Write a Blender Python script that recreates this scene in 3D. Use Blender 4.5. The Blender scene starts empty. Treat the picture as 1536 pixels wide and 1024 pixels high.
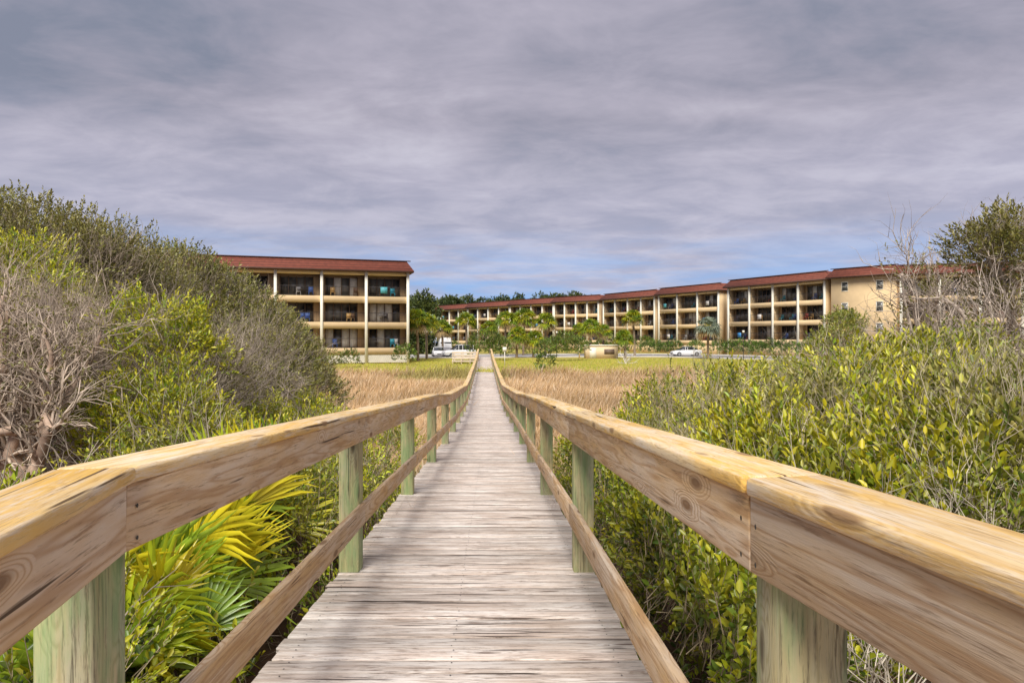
import bpy, math, random
import numpy as np
from mathutils import Vector
R=np.random.default_rng(7); random.seed(7)
EYE=3.0
scene=bpy.context.scene
# ------------------------------------------------------------ helpers
def nrm(a): return a/np.maximum(np.linalg.norm(a,axis=-1,keepdims=True),1e-9)
def rv(n): return nrm(R.normal(size=(n,3)))
def pn(p,s=1.0,seed=0):
    rr=np.random.default_rng(100+seed); out=0
    for i in range(6):
        k=rr.normal(size=3); k/=np.linalg.norm(k); k=k*s*(1+.5*i)
        out=out+np.sin(p@k+rr.uniform(0,6.28))/(1+.35*i)
    return out/3.2
class MB:
    def __init__(s): s.v=[];s.f=[];s.m=[];s.c=[];s.g=[];s.n=0
    def add(s,v,f,mat=0,col=(1,1,1),gc=None):
        v=np.asarray(v,float).reshape(-1,3); f=np.asarray(f,int)
        s.v.append(v); s.f.append(f+s.n); s.m.append(np.full(len(f),mat)) if np.isscalar(mat) else s.m.append(np.asarray(mat))
        c=np.asarray(col,float)
        if c.ndim==1: c=np.tile(c,(len(v),1))
        s.c.append(c); s.g.append(v if gc is None else gc); s.n+=len(v)
    def build(s,name,mats,parent=None,smooth=False,bevel=0):
        v=np.concatenate(s.v); c=np.concatenate(s.c); g=np.concatenate(s.g)
        m=np.concatenate(s.m)
        li=np.concatenate([a.ravel() for a in s.f]); ks=np.concatenate([np.full(len(a),a.shape[1]) for a in s.f])
        ls=np.concatenate([[0],np.cumsum(ks)[:-1]])
        me=bpy.data.meshes.new(name)
        me.vertices.add(len(v)); me.vertices.foreach_set('co',v.ravel())
        me.loops.add(len(li)); me.loops.foreach_set('vertex_index',li.astype(np.int32))
        me.polygons.add(len(ks)); me.polygons.foreach_set('loop_start',ls.astype(np.int32))
        me.polygons.foreach_set('material_index',m.astype(np.int32))
        me.update(calc_edges=True)
        if smooth: me.polygons.foreach_set('use_smooth',np.ones(len(ks),bool))
        a=me.attributes.new('col','FLOAT_COLOR','POINT'); a.data.foreach_set('color',np.c_[c,np.ones(len(c))].ravel())
        a=me.attributes.new('gc','FLOAT_VECTOR','POINT'); a.data.foreach_set('vector',g.ravel())
        for x in mats: me.materials.append(x)
        o=bpy.data.objects.new(name,me); scene.collection.objects.link(o)
        if parent: o.parent=parent
        if bevel:
            b=o.modifiers.new('bevel','BEVEL'); b.width=bevel; b.segments=2; b.limit_method='ANGLE'
        return o
def empty(name,loc=(0,0,0)):
    e=bpy.data.objects.new(name,None); scene.collection.objects.link(e); e.empty_display_size=.3; return e
BF=np.array([[0,3,2,1],[4,5,6,7],[0,1,5,4],[1,2,6,5],[2,3,7,6],[3,0,4,7]])
def boxv(x0,x1,y0,y1,z0,z1):
    return np.array([[x0,y0,z0],[x1,y0,z0],[x1,y1,z0],[x0,y1,z0],[x0,y0,z1],[x1,y0,z1],[x1,y1,z1],[x0,y1,z1]],float)
def beam(mb,p0,p1,w,h,mat=0,col=(1,1,1),up=(0,0,1),gap=0.001):
    p0=np.array(p0,float);p1=np.array(p1,float); d=p1-p0; L=np.linalg.norm(d); d/=L
    s=np.cross(d,up); s/=np.linalg.norm(s); u=np.cross(s,d)
    b=boxv(gap,L-gap,-w/2,w/2,-h/2,h/2)
    v=p0+b[:,:1]*d+b[:,1:2]*s+b[:,2:]*u
    mb.add(v,BF,mat,col,b+R.uniform(0,50,3))
def box(mb,x0,x1,y0,y1,z0,z1,mat=0,col=(1,1,1)):
    mb.add(boxv(x0,x1,y0,y1,z0,z1),BF,mat,col)
def tubes(mb,P0,P1,r0,r1,sides=3,mat=0,col=(1,1,1)):
    P0=np.asarray(P0,float).reshape(-1,3);P1=np.asarray(P1,float).reshape(-1,3); n=len(P0)
    r0=np.broadcast_to(r0,(n,));r1=np.broadcast_to(r1,(n,))
    d=nrm(P1-P0); ref=np.where(np.abs(d[:,2:])>.9,np.array([[1.,0,0]]),np.array([[0,0,1.]]))
    s=nrm(np.cross(d,ref)); u=np.cross(s,d); V=[]
    for P,r in ((P0,r0),(P1,r1)):
        for k in range(sides):
            a=2*math.pi*k/sides
            V.append(P+(s*math.cos(a)+u*math.sin(a))*r[:,None])
    V=np.stack(V,1).reshape(-1,3)
    base=(np.arange(n)*2*sides)[:,None]
    F=np.concatenate([base+np.array([[k,(k+1)%sides,sides+(k+1)%sides,sides+k]]) for k in range(sides)])
    c=np.asarray(col,float)
    if c.ndim==2: c=np.repeat(c,2*sides,0)
    mb.add(V,F,mat,c)
def leaves(mb,P,D,S,W,col,near=False,mat=0,fold=.3):
    n=len(P); D=nrm(D); s=nrm(np.cross(D,rv(n)+np.array([0,0,.8]))); u=np.cross(s,D)
    S=np.broadcast_to(S,(n,))[:,None]; W=np.broadcast_to(W,(n,))[:,None]*S
    tip=P+D*S-u*S*.12
    if near:
        a=P+D*S*.3+s*W*.5+u*W*fold; b=P+D*S*.68+s*W*.45+u*W*fold
        c_=P+D*S*.3-s*W*.5+u*W*fold; d_=P+D*S*.68-s*W*.45+u*W*fold
        V=np.stack([P,a,b,tip,d_,c_],1).reshape(-1,3); k=6
        base=(np.arange(n)*6)[:,None]; F=np.concatenate([base+np.array([[0,3,2,1]]),base+np.array([[0,5,4,3]])])
    else:
        a=P+D*S*.5+s*W*.5+u*W*fold; c_=P+D*S*.5-s*W*.5+u*W*fold
        V=np.stack([P,a,tip,c_],1).reshape(-1,3); k=4
        base=(np.arange(n)*4)[:,None]; F=np.concatenate([base+np.array([[0,2,1]]),base+np.array([[0,3,2]])])
    mb.add(V,F,mat,np.repeat(col,k,0))
def pick(pal,n):
    pal=np.array(pal,float); i=R.integers(0,len(pal),n); j=R.integers(0,len(pal),n); t=R.uniform(0,1,(n,1))
    return pal[i]*t+pal[j]*(1-t)
def sprigs(mb,P,D,L,k,ls,pal,tip=None,near=False,W=.42,stem=None,matleaf=0,matstem=1,bright=.35,tint=None):
    n=len(P); D=nrm(D); L=np.broadcast_to(L,(n,)); base=pick(pal,n)*(1+R.uniform(-bright,bright,(n,1)))
    if tint is not None: base=base*tint
    for i in range(k):
        t=(i+.6)/k; rad=rv(n); rad=nrm(rad-D*(rad*D).sum(1,keepdims=True))
        d=D*(.35+.9*t)+rad*(1.1-.5*t)+np.array([0,0,.15])
        c=base*(1+R.uniform(-.25,.25,(n,1)))
        if tip is not None:
            w=(t**2)*R.uniform(0,1,(n,1)); c=c*(1-w)+np.array(tip)*w
        leaves(mb,P+D*(L*t)[:,None],d,ls*R.uniform(.65,1.25,n),W,np.clip(c,0,1),near,matleaf)
    if stem is not None:
        tubes(mb,P-D*(L*.5)[:,None],P+D*(L)[:,None],stem,stem*.4,3,matstem,np.tile(np.array([.38,.31,.20]),(n,1))*R.uniform(.6,1.4,(n,1)))
def twigs(mb,P,D,L,r,seg=4,mat=1,col=(.33,.28,.22),wig=.45,fork=True,upb=.1):
    n=len(P); D=nrm(D); L=np.broadcast_to(L,(n,)); p=P.copy(); C=np.tile(np.array(col),(n,1))*R.uniform(.55,1.35,(n,1))
    r=np.broadcast_to(r,(n,))
    for i in range(seg):
        q=p+D*(L/seg)[:,None]; tubes(mb,p,q,r*(1-i/seg*.7),r*(1-(i+1)/seg*.7),3,mat,C)
        if fork and i>0:
            d2=nrm(D+rv(n)*.8); q2=p+d2*(L/seg*1.5)[:,None]; tubes(mb,p,q2,r*.5,r*.2,3,mat,C)
            d3=nrm(d2+rv(n)*.7); tubes(mb,q2,q2+d3*(L/seg*.9)[:,None],r*.25,r*.12,3,mat,C)
        p=q; D=nrm(D+rv(n)*wig+np.array([0,0,upb]))
    return p
# ------------------------------------------------------------ material helpers
def newmat(name):
    m=bpy.data.materials.new(name); m.use_nodes=True; nt=m.node_tree; nt.nodes.clear()
    out=nt.nodes.new('ShaderNodeOutputMaterial'); b=nt.nodes.new('ShaderNodeBsdfPrincipled'); nt.links.new(b.outputs[0],out.inputs[0])
    return m,nt,b,out
def math_(nt,op,a,b=None,c=None):
    n=nt.nodes.new('ShaderNodeMath'); n.operation=op
    for i,x in enumerate((a,b,c)):
        if x is None: continue
        if isinstance(x,(int,float)): n.inputs[i].default_value=x
        else: nt.links.new(x,n.inputs[i])
    return n.outputs[0]
def mixc(nt,f,a,b,bt='MIX'):
    n=nt.nodes.new('ShaderNodeMix'); n.data_type='RGBA'; n.blend_type=bt
    for i,x in ((0,f),(6,a),(7,b)):
        if isinstance(x,(int,float)): n.inputs[i].default_value=x
        elif isinstance(x,tuple): n.inputs[i].default_value=(*x,1) if len(x)==3 else x
        else: nt.links.new(x,n.inputs[i])
    return n.outputs[2]
def ramp(nt,f,stops):
    n=nt.nodes.new('ShaderNodeValToRGB'); e=n.color_ramp.elements
    while len(e)<len(stops): e.new(.5)
    for i,(p,c) in enumerate(stops):
        e[i].position=p; e[i].color=(*c,1) if isinstance(c,tuple) else (c,c,c,1)
    nt.links.new(f,n.inputs[0]); return n.outputs[0]
def noise(nt,vec,scale,detail=4,rough=.55,dist=0):
    n=nt.nodes.new('ShaderNodeTexNoise'); n.inputs['Scale'].default_value=scale; n.inputs['Detail'].default_value=detail
    n.inputs['Roughness'].default_value=rough; n.inputs['Distortion'].default_value=dist
    if vec is not None: nt.links.new(vec,n.inputs['Vector'])
    return n.outputs[0]
def vmul(nt,v,s):
    n=nt.nodes.new('ShaderNodeVectorMath'); n.operation='MULTIPLY'; nt.links.new(v,n.inputs[0]); n.inputs[1].default_value=s; return n.outputs[0]
def bump(nt,b,h,st,d=.01):
    n=nt.nodes.new('ShaderNodeBump'); n.inputs['Strength'].default_value=st; n.inputs['Distance'].default_value=d
    nt.links.new(h,n.inputs['Height']); nt.links.new(n.outputs[0],b.inputs['Normal'])
def attr(nt,name):
    n=nt.nodes.new('ShaderNodeAttribute'); n.attribute_name=name; return n
def simple(name,col,rough=.7,var=.25,scale=3,metal=0,bmp=0,bscale=40):
    m,nt,b,o=newmat(name); tc=nt.nodes.new('ShaderNodeTexCoord').outputs['Object']
    n=noise(nt,tc,scale,5,.6)
    c=ramp(nt,n,[(.25,tuple(x*(1-var) for x in col)),(.75,tuple(min(1,x*(1+var)) for x in col))])
    nt.links.new(c,b.inputs['Base Color']); b.inputs['Roughness'].default_value=rough; b.inputs['Metallic'].default_value=metal
    if bmp: bump(nt,b,noise(nt,tc,bscale,4),bmp)
    return m
def foliage(name,rough=.4,trans=.25,gloss=.05):
    m=bpy.data.materials.new(name); m.use_nodes=True; nt=m.node_tree; nt.nodes.clear()
    o=nt.nodes.new('ShaderNodeOutputMaterial'); a=attr(nt,'col').outputs['Color']
    b=nt.nodes.new('ShaderNodeBsdfDiffuse'); nt.links.new(a,b.inputs[0])
    t=nt.nodes.new('ShaderNodeBsdfTranslucent'); nt.links.new(a,t.inputs[0])
    mx=nt.nodes.new('ShaderNodeMixShader'); mx.inputs[0].default_value=trans
    nt.links.new(b.outputs[0],mx.inputs[1]); nt.links.new(t.outputs[0],mx.inputs[2]); res=mx.outputs[0]
    if gloss:
        g=nt.nodes.new('ShaderNodeBsdfGlossy'); g.inputs['Roughness'].default_value=rough
        m2=nt.nodes.new('ShaderNodeMixShader'); m2.inputs[0].default_value=gloss; nt.links.new(res,m2.inputs[1]); nt.links.new(g.outputs[0],m2.inputs[2]); res=m2.outputs[0]
    nt.links.new(res,o.inputs[0]); return m
def diffattr(name):
    m=bpy.data.materials.new(name); m.use_nodes=True; nt=m.node_tree; nt.nodes.clear()
    o=nt.nodes.new('ShaderNodeOutputMaterial'); a=attr(nt,'col').outputs['Color']; b=nt.nodes.new('ShaderNodeBsdfDiffuse')
    tc=nt.nodes.new('ShaderNodeTexCoord').outputs['Object']; n=ramp(nt,noise(nt,tc,14,2),[(.3,.65),(.7,1.15)])
    nt.links.new(mixc(nt,1.0,a,n,'MULTIPLY'),b.inputs[0]); nt.links.new(b.outputs[0],o.inputs[0]); return m
def attrmat(name,rough=.8,scale=8,var=.3):
    m,nt,b,o=newmat(name); a=attr(nt,'col').outputs['Color']; tc=nt.nodes.new('ShaderNodeTexCoord').outputs['Object']
    n=ramp(nt,noise(nt,tc,scale,4),[(.3,1-var),(.7,1+var*.5)])
    nt.links.new(mixc(nt,1.0,a,n,'MULTIPLY'),b.inputs['Base Color']); b.inputs['Roughness'].default_value=rough; return m
def wood(name,cA,cB,cG,cD,patch=.5,grain=60,moss=None,islandvar=.2,aniso=.06,knots=True,lichen=None,gstr=.6,crack=.30,fw=110,fs=.85,f0=.36,ls=.75,kscale=(2.4,8,8),krad=.10):
    m,nt,b,o=newmat(name); g=attr(nt,'gc').outputs['Vector']
    geo=nt.nodes.new('ShaderNodeNewGeometry'); isl=geo.outputs['Random Per Island']
    gv=vmul(nt,g,(aniso,1,1))
    vk=nt.nodes.new('ShaderNodeTexVoronoi'); vk.inputs['Scale'].default_value=1.0; vk.inputs['Randomness'].default_value=.9; nt.links.new(vmul(nt,g,kscale),vk.inputs['Vector'])
    kd=vk.outputs['Distance']
    kn=ramp(nt,kd,[(.0,1.0),(.34,0.0)])
    low=noise(nt,gv,7,3,.5,.2)
    if knots: low=math_(nt,'ADD',low,math_(nt,'MULTIPLY',kn,.42))
    lines=math_(nt,'SINE',math_(nt,'MULTIPLY',low,grain))
    lines01=math_(nt,'MULTIPLY_ADD',lines,.5,.5)
    fine=noise(nt,vmul(nt,g,(6.0,fw,fw)),1.0,4,.8)
    big=noise(nt,vmul(nt,g,(1.3,6,6)),1.0,5,.65)
    c=mixc(nt,ramp(nt,big,[(.5-patch*.2,0.0),(.5+patch*.18,1.0)]),cA,cB)
    c=mixc(nt,math_(nt,'MULTIPLY',math_(nt,'POWER',lines01,3.0),gstr),c,cG)
    if lichen:
        c=mixc(nt,ramp(nt,noise(nt,vmul(nt,g,(3,26,26)),1.0,5,.8),[(.48,0.0),(.64,ls)]),c,lichen)
    c=mixc(nt,ramp(nt,fine,[(f0,fs),(f0+.12,0.0)]),c,cD)
    cr=noise(nt,vmul(nt,g,(1.1,38,38)),1.0,2,.5)
    c=mixc(nt,ramp(nt,cr,[(crack,.95),(crack+.035,0.0)]),c,(cD[0]*.35,cD[1]*.35,cD[2]*.35))
    if knots: c=mixc(nt,ramp(nt,kd,[(krad,.9),(krad+.08,0.0)]),c,cD)
    if moss:
        c=mixc(nt,ramp(nt,noise(nt,vmul(nt,g,(1.2,7,7)),1.0,5,.7),[(.44,0.0),(.6,.7)]),c,moss)
    v=math_(nt,'MULTIPLY_ADD',isl,islandvar*2,1-islandvar)
    hs=nt.nodes.new('ShaderNodeHueSaturation'); nt.links.new(v,hs.inputs['Value']); nt.links.new(c,hs.inputs['Color'])
    nt.links.new(hs.outputs[0],b.inputs['Base Color']); b.inputs['Roughness'].default_value=.85; b.inputs['Specular IOR Level'].default_value=.25
    bump(nt,b,math_(nt,'ADD',math_(nt,'MULTIPLY',lines01,.3),fine),.6,.004); return m
M_deck=wood('deck_wood',(.62,.52,.45),(.80,.74,.68),(.44,.34,.27),(.16,.11,.085),.6,60,islandvar=.20,aniso=.05,knots=True,crack=.33,fw=90,kscale=(1.6,9,9),krad=.06)
M_rail=wood('rail_wood',(.64,.42,.20),(.70,.57,.43),(.42,.23,.10),(.24,.14,.07),.7,88,islandvar=.1,fs=.65,f0=.34,crack=.28,gstr=.6)
M_cap=wood('cap_wood',(.80,.49,.12),(.76,.60,.37),(.62,.36,.10),(.32,.19,.09),.6,66,islandvar=.08,lichen=(.78,.70,.60),gstr=.5,fs=.65,f0=.34,crack=.29,ls=.65)
M_post=wood('post_wood',(.56,.47,.24),(.44,.41,.27),(.32,.27,.13),(.12,.095,.055),.6,80,moss=(.24,.38,.16),islandvar=.12,fs=.8,f0=.36)
M_dark=simple('dark_iron',(.04,.035,.03),.5)
M_leaf=foliage('leaf_green'); M_bark=diffattr('bark')
M_grass=foliage('dry_grass',.8,.2,0); M_frond=foliage('palm_frond',.35,.3,.06)
# ------------------------------------------------------------ terrain
def sm(a,b,x): t=np.clip((x-a)/(b-a),0,1); return t*t*(3-2*t)
def dcx(y):
    y=np.asarray(y,float)
    return np.where(y<1.6,-.226+(1.6-y)*.2,np.where(y<16,-.18-.0288*y,-.64-.040*(y-16)))
def ddz(y): return EYE+np.interp(y,[-4,1.6,3.06,4.76,8,16,28,34,60,84,90],[-1.42,-1.47,-1.55,-1.64,-1.85,-2.36,-3.02,-3.08,-3.02,-2.55,-2.5])
def gz(x,y):
    x=np.asarray(x,float);y=np.asarray(y,float)
    near=.85; marsh=-.95; far=0.0
    z=near+(marsh-near)*sm(6,19,y); z=z+(far-marsh)*sm(54,60,y)
    side=np.maximum(sm(5,11,-x-.22*y+1.5),sm(5,12,x-.32*y+.5))*(1-sm(45,58,y))
    z=z+(np.maximum(z,.9+.2*np.sin(x*.3)+.15*np.sin(y*.4))-z)*side
    z=z+.06*np.sin(x*1.3+y*.7)+.05*np.sin(y*1.9-x*.6)
    z=np.where(y>60,0+.0*z,z)
    return z
def ground():
    xs=np.concatenate([-np.geomspace(3000,62,12),np.arange(-60,60.1,1.0),np.geomspace(62,3000,12)])
    ys=np.concatenate([-np.geomspace(400,11,8),np.arange(-10,80,.8),np.arange(80,140,4),np.geomspace(142,5000,14)])
    X,Y=np.meshgrid(xs,ys); Z=gz(X,Y); V=np.stack([X,Y,Z],-1).reshape(-1,3)
    nx=len(xs);ny=len(ys); i=np.arange(ny-1)[:,None]*nx+np.arange(nx-1)[None]; i=i.ravel()
    F=np.stack([i,i+1,i+1+nx,i+nx],1)
    x,y=V[:,0],V[:,1]
    litter=np.array([.12,.065,.036]); mud=np.array([.24,.165,.085]); lawn=np.array([.40,.36,.08]); farc=np.array([.12,.14,.06])
    a=sm(10,16,y)[:,None]; c=litter*(1-a)+mud*a
    b=sm(56,59,y)[:,None]; c=c*(1-b)+lawn*b
    b=sm(140,200,y)[:,None]; c=c*(1-b)+farc*b
    mb=MB(); mb.add(V,F,0,c)
    m,nt,bs,o=newmat('ground'); at=attr(nt,'col').outputs['Color']; tc=nt.nodes.new('ShaderNodeTexCoord').outputs['Object']
    n1=ramp(nt,noise(nt,tc,.35,5,.65),[(.35,(.75,.8,.8)),(.65,(1.35,1.15,1.0))])
    n2=ramp(nt,noise(nt,tc,9,5,.7),[(.3,.55),(.7,1.4)])
    c=mixc(nt,1.0,mixc(nt,1.0,at,n1,'MULTIPLY'),n2,'MULTIPLY'); nt.links.new(c,bs.inputs['Base Color']); bs.inputs['Roughness'].default_value=.95
    bump(nt,bs,noise(nt,tc,14,5,.7),.8,.05)
    mb.build('ground',[m],smooth=True)
ground()
M_asph=simple('asphalt',(.36,.34,.33),.9,.15,1.5,bmp=.3); M_conc=simple('kerb_concrete',(.55,.52,.46),.85,.15,2)
M_line=simple('road_paint',(.78,.77,.72),.7,.08,3)
mb=MB()
path=[(-60,100),(-25,101),(-8,103),(12,108),(26,108),(38,90),(60,76)]
def strip(mb,pts,w0,w1,z,mat,th=None):
    pts=np.array(pts,float); d=np.gradient(pts,axis=0); d=d/np.linalg.norm(d,axis=1,keepdims=True); n=np.c_[-d[:,1],d[:,0]]
    a=pts+n*w0; b=pts+n*w1; k=len(pts)
    if th is None:
        V=np.r_[np.c_[a,np.full(k,z)],np.c_[b,np.full(k,z)]]; F=[[i,i+1,k+i+1,k+i] for i in range(k-1)]
    else:
        V=np.r_[np.c_[a,np.full(k,z)],np.c_[b,np.full(k,z)],np.c_[a,np.full(k,z+th)],np.c_[b,np.full(k,z+th)]]
        F=[]
        for i in range(k-1): F+=[[2*k+i,2*k+i+1,3*k+i+1,3*k+i],[i,i+1,2*k+i+1,2*k+i],[k+i,3*k+i,3*k+i+1,k+i+1]]
    mb.add(V,F,mat)
def dens(p):
    p=np.array(p,float); o=[]
    for i in range(len(p)-1):
        for t in np.linspace(0,1,8,endpoint=False): o.append(p[i]*(1-t)+p[i+1]*t)
    o.append(p[-1]); o=np.array(o)
    for _ in range(6): o[1:-1]=(o[:-2]+o[1:-1]*2+o[2:])/4
    return o
pd=dens(path)
strip(mb,pd,-6,9,.02,0); mb.build('parking_road',[M_asph])
mb=MB(); strip(mb,pd,-6.3,-6.003,.0,0,.13); strip(mb,pd,9.003,9.3,0,0,.13); mb.build('kerb',[M_conc])
mb=MB()
for i in range(4,len(pd)-1,1):
    p=pd[i]; d=pd[i+1]-pd[i-1]; d/=np.linalg.norm(d); n=np.array([-d[1],d[0]])
    q0=p+n*4.2; q1=p+n*8.8; V=[[*(q0-d*.06),.026],[*(q0+d*.06),.026],[*(q1+d*.06),.026],[*(q1-d*.06),.026]]; mb.add(V,[[0,1,2,3]])
mb.build('parking_markings',[M_line])
# ------------------------------------------------------------ boardwalk
bw=empty('boardwalk'); W=.9
deck=MB(); y=-4.0
yy=[]
while y<86:
    yc=y+.07; cx=float(dcx(yc)); z=float(ddz(yc)); sl=float(ddz(yc+.1)-ddz(yc-.1))/.2
    e0=R.uniform(-.014,.014); e1=R.uniform(-.014,.014); dz=R.uniform(-.003,.003)
    b=boxv(cx-W+e0,cx+W+e1,y+.006,y+.134,z-.038+dz,z+dz); b[:,2]+=(b[:,1]-yc)*sl; b[:,1]+=(b[:,0]-cx)*R.uniform(-.002,.002)
    b[:,2]+=np.where(b[:,0]>cx,1,-1)*R.uniform(-.002,.002)
    gcl=np.c_[b[:,0],b[:,1]-y,b[:,2]-z]+R.uniform(0,60,3)
    deck.add(b,BF,0,(1,1,1),gcl); yy.append((yc,z+dz,cx)); y+=.1405
deck.build('deck_planks',[M_deck],bw,bevel=.005)
nl=MB()
for yc,z,cx in yy:
    if 1.5<yc<11:
        for fx in (-.8,-.02,.78):
            for dy in (-.035,.035):
                x=cx+fx+R.uniform(-.008,.008); yv=yc+dy+R.uniform(-.006,.006); a=np.arange(6)*math.pi/3
                nl.add(np.c_[x+.0045*np.cos(a),yv+.0045*np.sin(a),np.full(6,z+.0025)],[list(range(6))])
nl.build('nails',[M_dark],bw)
st=MB()
for s in (-.82,0,.82):
    ys=np.r_[np.arange(-4,16,1.6),np.arange(16,86,3.2)]
    for a,b_ in zip(ys[:-1],ys[1:]):
        beam(st,(dcx(a)+s,a,ddz(a)-.139),(dcx(b_)+s,b_,ddz(b_)-.139),.04,.19)
st.build('stringers',[M_post],bw)
posts=MB(); rails=MB(); caps=MB(); screws=MB()
for side in (-1,1):
    py=[-4.0,-1.6,1.66 if side<0 else 1.47,4.76+.07]+[8.07+3.2*i for i in range(25)]
    py=[p for p in py if p<85.5]
    tops=[]
    for i,p in enumerate(py):
        h=(1.155 if side<0 else 1.17) if p<2 else (1.12 if p<12 else 1.06); z=float(ddz(p)); cx=float(dcx(p))
        pc=cx+side*(W-.08); jig=R.uniform(-.012,.012) if p>2 else 0
        beam(posts,(pc,p,min(-1.2,z-2.2)),(pc,p,z+h-.040),.14,.14,up=(0,1,0))
        tops.append((pc+jig,p,z+h+(R.uniform(-.012,.012) if p>6 else 0)))
        if 1<p<12:
            xs_=pc-side*(.070+.0405+jig*0)
            for (oy,oz) in ((-.045,-.08),(-.045,-.16),(.045,-.08),(.045,-.16)):
                a=np.arange(8)*math.pi/4; ye=p+oy; zz_=z+h+oz-.02+(oy*-.055)
                screws.add(np.c_[np.full(8,xs_-side*.0015+jig),ye+.006*np.cos(a),zz_+.006*np.sin(a)],[list(range(8))])
    for a,b_ in zip(tops[:-1],tops[1:]):
        a=np.array(a);b_=np.array(b_); inn=-side*(.070+.021)
        beam(rails,a+[inn,0,-.040-.083],b_+[inn,0,-.040-.083],.038,.165)
        ha=a[2]-float(ddz(a[1])); hb=b_[2]-float(ddz(b_[1]))
        beam(rails,a+[inn,0,-ha+.40],b_+[inn,0,-hb+.40],.038,.14)
        beam(caps,a+[inn*.35,0,-.019],b_+[inn*.35,0,-.019],.19,.038)
posts.build('posts',[M_post],bw,bevel=.006); rails.build('side_rails',[M_rail],bw,bevel=.004); caps.build('rail_caps',[M_cap],bw,bevel=.008); screws.build('screws',[M_dark],bw)
# ------------------------------------------------------------ condo buildings
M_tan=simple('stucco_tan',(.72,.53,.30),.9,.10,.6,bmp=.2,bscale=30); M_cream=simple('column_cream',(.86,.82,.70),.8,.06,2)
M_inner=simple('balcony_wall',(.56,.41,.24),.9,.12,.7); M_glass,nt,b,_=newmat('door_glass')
tcg=nt.nodes.new('ShaderNodeTexCoord').outputs['Object']
nt.links.new(ramp(nt,noise(nt,tcg,.45,2),[(.4,(.02,.022,.026)),(.62,(.16,.16,.15))]),b.inputs['Base Color']); b.inputs['Roughness'].default_value=.08
M_curt=simple('curtain',(.62,.60,.54),.9,.2,3)
M_frame=simple('door_frame',(.16,.11,.08),.6); M_railm=simple('railing_metal',(.05,.04,.035),.5)
m,nt,b,_=newmat('roof_tiles'); tc=nt.nodes.new('ShaderNodeTexCoord').outputs['Object']
sx=nt.nodes.new('ShaderNodeSeparateXYZ'); nt.links.new(tc,sx.inputs[0])
fr=math_(nt,'FRACT',math_(nt,'MULTIPLY',sx.outputs[2],3.4))
c=ramp(nt,noise(nt,tc,2.2,5,.7),[(.3,(.15,.038,.022)),(.7,(.26,.070,.040))]); c=mixc(nt,ramp(nt,fr,[(.05,.85),(.36,0.0)]),c,(.04,.015,.010))
nt.links.new(c,b.inputs['Base Color']); b.inputs['Roughness'].default_value=.8; M_roof=m
M_fasc=simple('roof_fascia',(.10,.045,.03),.7)
M_plas=attrmat('chair_plastic',.5)
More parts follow.
